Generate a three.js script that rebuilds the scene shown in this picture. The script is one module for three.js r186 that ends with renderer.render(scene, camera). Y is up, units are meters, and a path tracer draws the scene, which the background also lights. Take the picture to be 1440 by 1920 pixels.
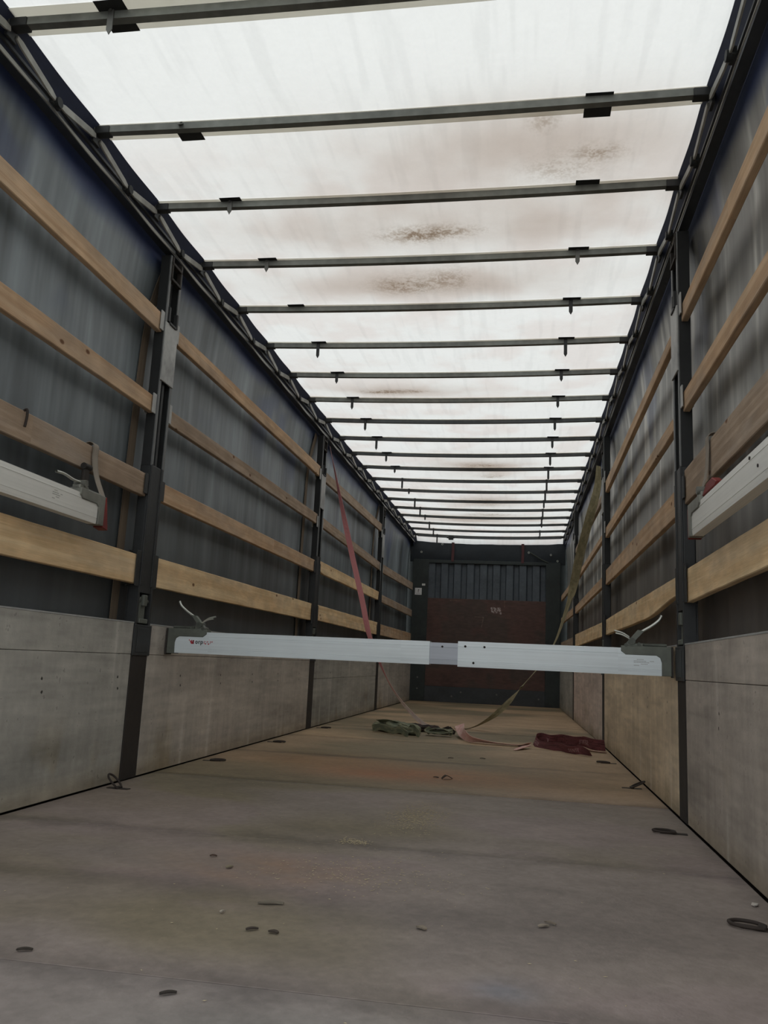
import * as THREE from 'three';
import { RoundedBoxGeometry } from 'three/addons/geometries/RoundedBoxGeometry.js';
import { mergeGeometries } from 'three/addons/utils/BufferGeometryUtils.js';

// ------------------------------------------------------------------ camera, sky, exposure
const scene = new THREE.Scene();
const camera = new THREE.PerspectiveCamera(62.958, 1440 / 1920, 0.05, 200);
camera.rotation.order = 'YXZ';
camera.position.set(0.5673, 0.5904, 3.8297);
camera.rotation.set(0.1779, 0.1683, 0.0464, 'YXZ');
scene.add(camera);

const renderer = new THREE.WebGLRenderer({ antialias: true });
renderer.toneMapping = THREE.LinearToneMapping;
renderer.toneMappingExposure = 1.9;
renderer.shadowMap.enabled = true;

// plain bright overcast sky
{
  const W = 64, H = 32, d = new Float32Array(W * H * 4);
  for (let r = 0; r < H; r++) {
    const up = ((r + 0.5) / H - 0.5) * Math.PI, s = Math.max(0, Math.sin(up));
    const l = up < 0 ? 0.4 : 0.98 + 0.04 * s;
    for (let c = 0; c < W; c++) d.set([l * 0.97, l * 0.995, l * 1.02, 1], (r * W + c) * 4);
  }
  const sky = new THREE.DataTexture(d, W, H, THREE.RGBAFormat, THREE.FloatType);
  sky.mapping = THREE.EquirectangularReflectionMapping;
  sky.magFilter = sky.minFilter = THREE.LinearFilter;
  sky.needsUpdate = true;
  scene.background = sky;
  scene.environment = sky;
}

// ------------------------------------------------------------------ helpers
const V = (x, y, z) => new THREE.Vector3(x, y, z);
function rng(seed) {
  let s = seed >>> 0;
  return () => { s = (s + 0x6d2b79f5) >>> 0; let t = Math.imul(s ^ (s >>> 15), 1 | s); t = (t + Math.imul(t ^ (t >>> 7), 61 | t)) ^ t; return ((t ^ (t >>> 14)) >>> 0) / 4294967296; };
}
const R0 = rng(7), LAT = new Float32Array(65536);
for (let i = 0; i < 65536; i++) LAT[i] = R0();
function vn(x, y) {
  const xi = Math.floor(x), yi = Math.floor(y); let fx = x - xi, fy = y - yi;
  fx = fx * fx * (3 - 2 * fx); fy = fy * fy * (3 - 2 * fy);
  const x0 = xi & 255, x1 = (xi + 1) & 255, y0 = (yi & 255) << 8, y1 = ((yi + 1) & 255) << 8;
  const a = LAT[y0 + x0], b = LAT[y0 + x1], c = LAT[y1 + x0], d = LAT[y1 + x1];
  return a + (b - a) * fx + (c - a) * fy + (a - b - c + d) * fx * fy;
}
function fbm(x, y, n = 4) { let s = 0, a = 0.5, t = 0; for (let i = 0; i < n; i++) { s += a * vn(x + i * 17.3, y + i * 31.7); t += a; a *= 0.5; x *= 2.03; y *= 2.03; } return s / t; }
const mix = (a, b, t) => a + (b - a) * t;
const mix3 = (a, b, t) => [mix(a[0], b[0], t), mix(a[1], b[1], t), mix(a[2], b[2], t)];
const clamp01 = (t) => (t < 0 ? 0 : t > 1 ? 1 : t);
const ss = (a, b, x) => { const t = clamp01((x - a) / (b - a)); return t * t * (3 - 2 * t); };
const gauss = (x, y, cx, cy, rx, ry) => Math.exp(-(((x - cx) / rx) ** 2 + ((y - cy) / ry) ** 2));
// colour map from a function of (u, v); values are sRGB 0..255
function tex(w, h, fn, repeat = false) {
  const d = new Uint8Array(w * h * 4);
  for (let j = 0; j < h; j++) for (let i = 0; i < w; i++) {
    const c = fn((i + 0.5) / w, (j + 0.5) / h), o = (j * w + i) * 4;
    d[o] = Math.max(0, Math.min(255, c[0])); d[o + 1] = Math.max(0, Math.min(255, c[1])); d[o + 2] = Math.max(0, Math.min(255, c[2])); d[o + 3] = 255;
  }
  const t = new THREE.DataTexture(d, w, h, THREE.RGBAFormat);
  t.colorSpace = THREE.SRGBColorSpace; t.magFilter = THREE.LinearFilter; t.minFilter = THREE.LinearMipmapLinearFilter; t.generateMipmaps = true;
  if (repeat) t.wrapS = t.wrapT = THREE.RepeatWrapping;
  t.needsUpdate = true;
  return t;
}
function grey(w, h, fn) { const t = tex(w, h, (u, v) => { const g = fn(u, v) * 255; return [g, g, g]; }, true); t.colorSpace = THREE.NoColorSpace; return t; }
// noise that repeats over 1
function tileNoise(u, v, f, n = 4) { // blend of shifted copies keeps the edges equal
  const a = fbm(u * f, v * f, n), b = fbm((u - 1) * f, v * f, n), c = fbm(u * f, (v - 1) * f, n), d = fbm((u - 1) * f, (v - 1) * f, n);
  return mix(mix(a, b, u), mix(c, d, u), v);
}
const bumpTile = grey(512, 512, (u, v) => 0.6 * tileNoise(u, v, 24, 4) + 0.4 * tileNoise(u, v, 90, 2));
const wearTile = tex(512, 512, (u, v) => { const n = tileNoise(u, v, 6, 5), m = tileNoise(u, v, 40, 3), g = 205 + 70 * (n - 0.5) + 40 * (m - 0.5); return [g, g * 0.995, g * 0.985]; }, true);
const rustTile = tex(512, 512, (u, v) => {
  const n = tileNoise(u, v, 5, 5), m = tileNoise(u, v, 30, 4), r = ss(0.5, 0.7, n * 0.6 + m * 0.4), g = 175 + 60 * (m - 0.5);
  return mix3([g, g, g * 0.99], [150, 105, 80], r * 0.8);
}, true);
const streakTile = tex(512, 512, (u, v) => { const n = tileNoise(u, v, 5, 4), s = fbm(u * 3, v * 160, 3), g = 243 + 22 * (s - 0.5) + 20 * (n - 0.5); return [g, g, g]; }, true);

function std(color, o = {}) {
  const m = new THREE.MeshPhysicalMaterial({ color, roughness: 0.7, metalness: 0, ...o });
  return m;
}
function bumped(m, scale, rx = 1, ry = 1) { const b = bumpTile.clone(); b.repeat.set(rx, ry); b.needsUpdate = true; m.bumpMap = b; m.bumpScale = scale; return m; }
const M = {
  blackSteel: bumped(std(0x36393b, { map: wearTile, roughness: 0.55, metalness: 0.1 }), 0.0008),
  footSteel: bumped(std(0x39332f, { map: wearTile, roughness: 0.75 }), 0.0012),
  bowSteel: std(0x9ba09c, { map: wearTile, roughness: 0.5, metalness: 0.25 }),
  greySteel: bumped(std(0xcdd0d0, { map: wearTile, roughness: 0.5, metalness: 0.2 }), 0.0006),
  postSteel: bumped(std(0x7c8082, { map: wearTile, roughness: 0.5, metalness: 0.15 }), 0.0006),
  flange: std(0x26292b, { map: wearTile, roughness: 0.7 }),  // near-black, with the shade on the post sides painted in
  linkSteel: std(0xc9c9c2, { map: wearTile, roughness: 0.55, metalness: 0.1 }),
  plate: std(0x2f3334, { map: wearTile, roughness: 0.7 }),
  hook: std(0x8f918e, { map: wearTile, roughness: 0.45, metalness: 0.5 }),
  rail: std(0x4b5056, { map: wearTile, roughness: 0.5, metalness: 0.2 }),
  alu: std(0xe4eef2, { map: streakTile, roughness: 0.4, metalness: 0.04 }),
  aluWhite: std(0xe8e8e2, { map: streakTile, roughness: 0.5, metalness: 0.04 }),
  sleeve: std(0xb4bac4, { map: streakTile, roughness: 0.45, metalness: 0.1 }),
  cast: bumped(std(0x7f857d, { map: wearTile, roughness: 0.6, metalness: 0.3 }), 0.001),
  castLight: bumped(std(0xa2a49c, { map: wearTile, roughness: 0.55, metalness: 0.3 }), 0.001),
  lever: std(0xc2c5bd, { roughness: 0.35, metalness: 0.6 }),
  red: std(0x9a2f2b, { map: wearTile, roughness: 0.6 }),
  white: std(0xd8d8d4, { roughness: 0.7 }),
  iron: bumped(std(0x3a302a, { map: wearTile, roughness: 0.8 }), 0.001),
  greyWeb: std(0xb4ab9f, { map: wearTile, roughness: 0.9 }),
  brownWeb: std(0x8a7b6a, { map: wearTile, roughness: 0.95 }),
};

// UV in metres by the face's main direction
function boxUV(g, ou = 0, ov = 0) {
  g = g.index ? g.toNonIndexed() : g;
  const p = g.attributes.position, uv = new Float32Array(p.count * 2), a = V(0, 0, 0), b = V(0, 0, 0), c = V(0, 0, 0);
  for (let i = 0; i < p.count; i += 3) {
    a.fromBufferAttribute(p, i); b.fromBufferAttribute(p, i + 1); c.fromBufferAttribute(p, i + 2);
    const n = b.clone().sub(a).cross(c.clone().sub(a)), x = Math.abs(n.x), y = Math.abs(n.y), z = Math.abs(n.z);
    [a, b, c].forEach((q, k) => {
      const [u, v] = x >= y && x >= z ? [q.z, q.y] : y >= z ? [q.x, q.z] : [q.x, q.y];
      uv[(i + k) * 2] = u + ou; uv[(i + k) * 2 + 1] = v + ov;
    });
  }
  g.setAttribute('uv', new THREE.BufferAttribute(uv, 2));
  return g;
}
function cbox(x0, x1, y0, y1, z0, z1, c = 0.0015, ou = 0) { // box between bounds with rounded edges
  const w = x1 - x0, h = y1 - y0, d = z1 - z0;
  const g = new RoundedBoxGeometry(w, h, d, 1, Math.min(c, w / 2.2, h / 2.2, d / 2.2));
  g.translate((x0 + x1) / 2, (y0 + y1) / 2, (z0 + z1) / 2);
  return boxUV(g, ou, ou * 0.7);
}
function extrudeXY(pts, z0, z1, bevel = 0) { // outline in x,y drawn out along z
  const s = new THREE.Shape(pts.map(([x, y]) => new THREE.Vector2(x, y)));
  const g = new THREE.ExtrudeGeometry(s, { depth: z1 - z0 - 2 * bevel, bevelEnabled: bevel > 0, bevelSize: bevel, bevelThickness: bevel, bevelOffset: -bevel, bevelSegments: 1, curveSegments: 6 });
  g.translate(0, 0, z0 + bevel);
  return boxUV(g);
}
function tube(pts, r, seg = 16, rad = 8) { const g = new THREE.TubeGeometry(new THREE.CatmullRomCurve3(pts), seg, r, rad, false); return g; }
function cyl(r, h, axis = 'y', n = 12) { const g = new THREE.CylinderGeometry(r, r, h, n); if (axis === 'x') g.rotateZ(Math.PI / 2); if (axis === 'z') g.rotateX(Math.PI / 2); return boxUV(g); }
// a band of rectangular section along a smooth path; side = direction of its width at each point
function ribbon(pts, sides, w, t, seg = 40, closed = false) {
  const cp = new THREE.CatmullRomCurve3(pts, closed, 'centripetal'), n = seg, P = [], S = [];
  const sideAt = (u) => { const f = u * (sides.length - 1), i = Math.min(sides.length - 2, Math.floor(f)); return sides[i].clone().lerp(sides[i + 1], f - i); };
  const pos = [], uv = [], idx = [];
  const L = cp.getLength();
  for (let i = 0; i <= n; i++) {
    const u = i / n, p = cp.getPoint(u), tg = cp.getTangent(u);
    const s = (sides.length > 1 ? sideAt(u) : sides[0].clone()); s.addScaledVector(tg, -s.dot(tg)).normalize();
    const nn = tg.clone().cross(s).normalize(), hw = (typeof w === 'function' ? w(u) : w) / 2, ht = t / 2;
    for (const [a, b] of [[-1, -1], [1, -1], [1, 1], [-1, 1]]) { const q = p.clone().addScaledVector(s, a * hw).addScaledVector(nn, b * ht); pos.push(q.x, q.y, q.z); uv.push(u * L, (a * 0.5 + 0.5)); }
  }
  for (let i = 0; i < n; i++) for (let k = 0; k < 4; k++) { const a = i * 4 + k, b = i * 4 + (k + 1) % 4; idx.push(a, a + 4, b, b, a + 4, b + 4); }
  idx.push(0, 1, 2, 0, 2, 3); const e = n * 4; idx.push(e, e + 2, e + 1, e, e + 3, e + 2);
  let g = new THREE.BufferGeometry();
  g.setAttribute('position', new THREE.Float32BufferAttribute(pos, 3)); g.setAttribute('uv', new THREE.Float32BufferAttribute(uv, 2)); g.setIndex(idx);
  g = g.toNonIndexed(); g.computeVertexNormals();
  return g;
}
// a grid surface; fn(s, t) gives a point, both 0..1
function grid(nu, nv, fn, uvf) {
  const g = new THREE.PlaneGeometry(1, 1, nu, nv), p = g.attributes.position, uv = g.attributes.uv;
  for (let i = 0; i < p.count; i++) {
    const s = uv.getX(i), t = uv.getY(i), q = fn(s, t);
    p.setXYZ(i, q[0], q[1], q[2]);
    if (uvf) { const w = uvf(s, t, q); uv.setXY(i, w[0], w[1]); }
  }
  g.computeVertexNormals();
  return g;
}
const merge = (list) => mergeGeometries(list.map((g) => { const h = g.index ? g.toNonIndexed() : g.clone(); for (const k of Object.keys(h.attributes)) if (!['position', 'normal', 'uv'].includes(k)) h.deleteAttribute(k); return h; }));

const used = new Map();
function numbered(name) { const n = used.get(name) ?? 0; used.set(name, n + 1); return n ? name + '_' + String(n).padStart(3, '0') : name; }
function setup(o, label, category, group, kind) { if (label) o.userData.label = label; if (category) o.userData.category = category; if (group) o.userData.group = group; if (kind) o.userData.kind = kind; return o; }
function thing(name, label, category, [x, y, z] = [0, 0, 0], turn = 0, group) {
  const o = new THREE.Group(); o.name = numbered(name); o.position.set(x, y, z); o.rotation.y = turn; scene.add(o);
  return setup(o, label, category, group);
}
function structure(name, at = [0, 0, 0]) { const o = new THREE.Group(); o.name = name; o.position.set(...at); o.userData.kind = 'structure'; scene.add(o); return o; }
function mesh(name, geo, mat, parent, label) {
  const m = new THREE.Mesh(Array.isArray(geo) ? merge(geo) : geo, mat); m.castShadow = m.receiveShadow = true;
  if (parent) { const n = parent.children.filter((c) => c.name === name || c.name.startsWith(name + '_0')).length; m.name = n ? name + '_' + String(n).padStart(3, '0') : name; parent.add(m); } else { m.name = numbered(name); scene.add(m); }
  if (label) m.userData.label = label;
  return m;
}

// ------------------------------------------------------------------ dimensions of the trailer (metres)
const WX = 1.24, ZF = -10.2, ZR = 3.52;
const bend = (z) => Math.max(0, -z - 3.5) * 0.0092;        // the right wall leans in towards the front
const XR = (z) => WX - bend(z);
const BOWS = []; for (let i = 0; i < 20; i++) BOWS.push(1.5 - 0.601 * i);
const bowSag = (x, z) => (0.014 + 0.002 * Math.max(0, -z)) * Math.max(0, 1 - (x / 1.215) ** 2);

// ------------------------------------------------------------------ floor
{
  const floor = structure('floor');
  const tints = [[158, 149, 144], [156, 145, 138], [154, 143, 134], [168, 146, 120], [180, 156, 128], [190, 164, 132], [194, 166, 134], [194, 166, 134], [192, 164, 132], [190, 162, 130], [188, 160, 128], [186, 158, 126]];
  const edges = [3.5, 2.235, 1.0, -0.285, -1.52, -2.77, -4.02, -5.27, -6.52, -7.77, -9.02, ZF - 0.02];
  const colour = (x, z) => {
    let k = 0; while (k < 10 && z < edges[k + 1]) k++;
    let c = tints[k].slice();
    const n1 = fbm(x * 1.3 + 9, z * 2.2 + 4, 4), n2 = fbm(x * 9, z * 14 + k * 9, 4), n3 = fbm(x * 60, z * 60, 3), n4 = fbm(x * 0.8 + 40, z * 1.1 + 3, 3);
    // olive grime on the left, mauve film on the right
    c = mix3(c, [138, 128, 104], 0.75 * ss(0.42, 0.62, n4 + 0.10 * (-x)) * ss(3.4, 2.0, z));
    c = mix3(c, [148, 134, 132], 0.55 * ss(0.48, 0.62, n1) * ss(-1, 0.5, z));
    // rust-brown wear in the middle
    c = mix3(c, [156, 104, 72], 0.85 * clamp01(gauss(x, z, -0.02, -0.86, 0.5, 0.3) * (0.55 + 0.9 * n2)));
    c = mix3(c, [156, 118, 84], 0.55 * clamp01(gauss(x, z, -0.55, -1.25, 0.5, 0.35) * (0.5 + n1)));
    c = mix3(c, [158, 122, 88], 0.5 * clamp01(gauss(x, z, 0.5, -0.9, 0.6, 0.4)));
    c = mix3(c, [152, 120, 96], 0.5 * gauss(x, z, -0.15, 1.4, 0.3, 0.2) * n2 * 1.6);
    c = mix3(c, [122, 132, 150], 0.5 * gauss(x, z, 0.55, 2.12, 0.06, 0.06) * n2 * 1.8);
    c = mix3(c, [118, 128, 124], 0.35 * gauss(x, z, 0.3, 2.45, 0.35, 0.12));
    c = mix3(c, [150, 138, 108], 0.4 * gauss(x, z, 0.17, 0.35, 0.16, 0.42) * (0.4 + n3));
    // dark tracks along the seams and scuffs across
    const near = edges.reduce((m, e) => Math.min(m, Math.abs(z - e)), 9);
    const s = 0.78 + 0.10 * ss(0, 0.09, near + 0.08 * (n2 - 0.5)) + 0.12 * (n2 - 0.5) + 0.12 * (n3 - 0.5) + 0.22 * (n1 - 0.5) - 0.12 * gauss(x, z, -0.6, 1.62, 0.9, 0.08) - 0.1 * gauss(x, z, 0.5, 1.72, 0.7, 0.1) - 0.1 * gauss(x, z, -0.2, -1.5, 0.7, 0.05);
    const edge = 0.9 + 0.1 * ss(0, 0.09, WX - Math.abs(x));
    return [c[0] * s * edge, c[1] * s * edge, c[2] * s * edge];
  };
  const ZS = -1.52;
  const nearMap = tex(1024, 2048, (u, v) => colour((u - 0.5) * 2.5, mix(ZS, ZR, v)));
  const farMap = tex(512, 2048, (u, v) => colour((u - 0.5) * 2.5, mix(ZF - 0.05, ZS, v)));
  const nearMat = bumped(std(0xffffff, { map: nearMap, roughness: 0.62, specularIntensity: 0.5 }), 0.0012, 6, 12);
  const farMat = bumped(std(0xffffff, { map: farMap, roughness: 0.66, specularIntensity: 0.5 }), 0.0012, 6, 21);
  const rp = rng(31);
  for (let k = 0; k < edges.length - 1; k++) {
    const z1 = edges[k] - 0.0026, z0 = edges[k + 1] + 0.0026, near = k < 4;
    const g = new RoundedBoxGeometry(2.47, 0.024, z1 - z0, 1, 0.0015).toNonIndexed();
    g.translate(0, -0.012 - 0.0015 * rp(), (z0 + z1) / 2);
    const p = g.attributes.position, uv = g.attributes.uv;
    for (let i = 0; i < p.count; i++) uv.setXY(i, p.getX(i) / 2.5 + 0.5, near ? (p.getZ(i) - ZS) / (ZR - ZS) : (p.getZ(i) - ZF + 0.05) / (ZS - ZF + 0.05));
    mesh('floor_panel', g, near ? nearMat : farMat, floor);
  }
  mesh('floor_frame', cbox(-1.36, 1.36, -0.14, -0.0262, ZF - 0.1, ZR, 0.004), M.iron, floor);
}
// yard outside, below the trailer
{
  const g = new THREE.PlaneGeometry(120, 120); g.rotateX(-Math.PI / 2); g.translate(0, -1.25, 0);
  const m = mesh('ground', boxUV(g), bumped(std(0xa5a198, { map: wearTile, roughness: 0.95 }), 0.004)); m.userData.kind = 'structure';
}

// ------------------------------------------------------------------ side curtains
function curtain(side) {
  const wall = structure(side < 0 ? 'wall_left' : 'wall_right');
  const L = ZR - ZF;
  const map = tex(2048, 512, (u, v) => {
    const z = ZF + u * L, y = -0.08 + v * 2.74;
    const st = fbm(z * 9 + side * 50, y * 0.9, 4), fine = fbm(z * 40, y * 3, 3), cl = fbm(z * 1.4 + side * 20, y * 1.6, 4);
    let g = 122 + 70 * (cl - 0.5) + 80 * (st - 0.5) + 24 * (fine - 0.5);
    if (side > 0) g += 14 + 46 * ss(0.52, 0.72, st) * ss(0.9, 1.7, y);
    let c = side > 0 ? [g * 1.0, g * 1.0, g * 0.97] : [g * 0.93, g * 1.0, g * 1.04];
    c = mix3(c, side > 0 ? [78, 70, 65] : [70, 73, 74], 0.75 * ss(1.55, 0.8, y));  // lower part darkened: grime tone plus painted-in shade below the slats
    // navy coating where grime is thin; top band also paints in light glowing through
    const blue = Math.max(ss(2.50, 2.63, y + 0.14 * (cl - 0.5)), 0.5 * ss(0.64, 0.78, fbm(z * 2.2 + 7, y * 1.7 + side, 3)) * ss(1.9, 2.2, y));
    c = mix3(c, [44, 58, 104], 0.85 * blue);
    return c;
  });
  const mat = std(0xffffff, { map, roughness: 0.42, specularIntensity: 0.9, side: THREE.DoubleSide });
  const offset = (y) => 0.11 - 0.037 * ss(2.3, 2.66, y);
  const amp = side > 0 ? 0.0085 : 0.004;
  const sheet = grid(900, 14, (s, t) => {
    const z = ZF + s * L, y = -0.08 + t * 2.74, tight = 0.35 + 0.65 * Math.sin(Math.PI * clamp01((y + 0.1) / 2.8));
    const f = fbm(z * 5.5 + side * 30 + 0.25 * Math.sin(y * 1.5), y * 0.35 + 3, 3) - 0.5, f2 = (fbm(z * 16 + side * 9, y * 0.25, 2) - 0.5) * 0.5;
    return [side * ((side > 0 ? XR(z) : WX) + offset(y) + amp * tight * (2.4 * f + f2)), y, z];
  }, (s, t) => [s, t]);
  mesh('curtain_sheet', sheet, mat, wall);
  // upright webbing sewn to the sheet beside each post
  for (const z of side < 0 ? [0.09, -3.2, -6.66] : []) {
    const xo = (y) => side * ((side > 0 ? XR(z) : WX) + offset(y) - 0.012);
    mesh('curtain_webbing', ribbon([V(xo(0), 0.0, z + 0.03), V(xo(0.9), 0.9, z + 0.02), V(xo(1.8), 1.8, z), V(xo(2.3), 2.3, z - 0.05), V(xo(2.6), 2.6, z - 0.12)], [V(0, 0, 1)], 0.07, 0.003, 20), M.brownWeb, wall);
  }
  return wall;
}
curtain(-1); curtain(1);

// ------------------------------------------------------------------ roof: translucent sheet, sewn pockets, dark skirts
{
  const ceiling = structure('ceiling');
  const L = ZR - ZF;
  const map = tex(1024, 2048, (u, v) => {
    const x = (u - 0.5) * 2.5, z = ZF + v * L;
    let c = [236, 237, 233];
    const n = fbm(x * 3, z * 3, 4), f = 0.5 * fbm(x * 30 + 5, z * 44, 4) + 0.5 * fbm(x * 120 + 5, z * 120, 3), st = fbm(x * 26, z * 2.4, 3);
    c = mix3(c, [227, 220, 214], 0.7 * ss(0.4, 0.7, n) * ss(1.0, 0.3, z));
    const dirt = (cx, cz, rx, rz, a) => { const d = gauss(x, z, cx, cz, rx, rz) * (0.3 + 0.9 * ss(0.38, 0.68, f)) * a * 0.75; c = mix3(c, [112, 92, 72], clamp01(d)); };
    const haze = (cx, cz, rx, rz, a) => { c = mix3(c, [186, 174, 163], clamp01(gauss(x, z, cx, cz, rx, rz) * (0.4 + 1.1 * n) * a)); };
    haze(0.6, 0.62, 0.65, 0.26, 0.7); haze(0.15, 0.02, 1.0, 0.26, 0.85); haze(0, -0.6, 0.9, 0.24, 0.8); haze(0.3, 0.5, 1.1, 0.4, 0.3); haze(0.9, 0.25, 0.3, 0.1, 0.4); haze(-0.4, -2.5, 0.55, 0.17, 0.7); haze(0.1, -5, 0.5, 0.5, 0.7); haze(0.1, -7, 0.5, 0.4, 0.7); haze(0, -8.3, 0.9, 0.35, 0.9);
    dirt(0.02, -0.05, 0.16, 0.07, 0.9); dirt(0.16, -0.02, 0.16, 0.05, 0.6); dirt(-0.12, -0.62, 0.16, 0.09, 0.8); dirt(0.12, -0.56, 0.12, 0.1, 0.5); dirt(0.85, 0.56, 0.1, 0.06, 0.55); dirt(0.62, 0.78, 0.06, 0.06, 0.4); dirt(0.7, 0.45, 0.14, 0.09, 0.35);
    dirt(-0.57, -2.53, 0.14, 0.05, 0.95); dirt(-0.36, -2.5, 0.14, 0.04, 0.8); dirt(0.12, -5.0, 0.22, 0.12, 0.7); dirt(0.2, -5.5, 0.15, 0.1, 0.5); dirt(0.1, -7, 0.2, 0.2, 0.6); dirt(0.1, -7.9, 0.3, 0.12, 0.6);
    const s = 1 - 0.025 * ss(0.5, 0.8, st) - 0.03 * (f - 0.5);
    return [c[0] * s, c[1] * s, c[2] * s];
  });
  const mat = new THREE.MeshPhysicalMaterial({ color: 0xffffff, map, roughness: 1, transmission: 0.5, thickness: 0, specularIntensity: 0.15, side: THREE.DoubleSide });
  const bandMat = new THREE.MeshPhysicalMaterial({ color: 0xe2ded2, roughness: 1, transmission: 0.5, thickness: 0, specularIntensity: 0.15, side: THREE.DoubleSide });
  const yAt = (x, z) => { const flat = 1 - 0.75 * ss(0.9, 1.2, Math.abs(x));
    const k = (1.5 - z) / 0.601, f = Math.sin(Math.PI * (k - Math.floor(k)));
    return 2.7535 - 0.1 * ss(-9.9, -10.22, z) - bowSag(x, z) - 0.012 * flat * f * f * (0.6 + 0.8 * vn(Math.floor(k) * 3.1, 2)) + 0.006 * flat * f * (fbm(x * 4, z * 4, 2) - 0.5);
  };
  mesh('roof_sheet', grid(28, 320, (s, t) => { const x = (s - 0.5) * 2.45, z = ZF + t * L; return [x, yAt(x, z), z]; }, (s, t, q) => [q[0] / 2.5 + 0.5, t]), mat, ceiling);
  const reach = [[-0.078, 0.055], [-0.088, 0.017], [-0.05, 0.03]];
  BOWS.forEach((zb, i) => mesh('sewn_pocket', grid(16, 1, (s, t) => { const [r0, r1] = reach[i] ?? [-0.045, 0.028], x = (s - 0.5) * 2.43, z = zb + mix(r0, r1, t); return [x, 2.7495 - bowSag(x, z), z]; }), bandMat, ceiling));
  const skirtMat = std(0x2a3350, { roughness: 0.75, side: THREE.DoubleSide, map: wearTile });
  for (const s of [-1, 1]) mesh('roof_skirt', grid(240, 4, (a, t) => {
    const z = ZF + a * L, k = (1.5 - z) / 0.601, f = Math.sin(Math.PI * (k - Math.floor(k)));
    return [s * (1.212 + 0.004 * f * f + 0.05 * t + 0.01 * Math.sin(t * 3)), 2.7535 - 0.1 * ss(-9.9, -10.22, z) - 0.0035 * f * f - 0.105 * t, z];
  }, (a, t, q) => [q[2], q[1]]), skirtMat, ceiling);
  // outside flank of the roof edge, closes the gap above the rail
  for (const s of [-1, 1]) mesh('roof_hem', cbox(Math.min(s * 1.262, s * 1.33), Math.max(s * 1.262, s * 1.33), 2.686, 2.775, ZF, ZR), std(0x28324a, { roughness: 0.7 }), ceiling);
}

// ------------------------------------------------------------------ upper side rails
for (const s of [-1, 1]) {
  const o = structure(s < 0 ? 'trim_1' : 'trim_2');
  const P = (pts) => pts.map(([x, y]) => [s * x, y]);
  mesh('rail_profile', extrudeXY(P([[1.258, 2.632], [1.3, 2.632], [1.3, 2.684], [1.252, 2.684], [1.252, 2.672], [1.262, 2.668], [1.262, 2.645]]), ZF, ZR), M.rail, o);
  // pressed lip, deepest half way between two joints
  for (let k = -1; k < 19; k++) {
    const a = (BOWS[k] ?? 2.1) - 0.30, b = a - 0.601;
    const pts = []; for (let q = 0; q <= 6; q++) pts.push(V(s * 1.249, 2.634 - 0.006 * Math.sin(Math.PI * q / 6), mix(a, b, q / 6)));
    mesh('rail_lip', ribbon(pts, [V(s * 0.25, 1, 0)], (u) => 0.006 + 0.018 * Math.sin(Math.PI * u), 0.004, 14), M.linkSteel, o);
  }
}

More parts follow.
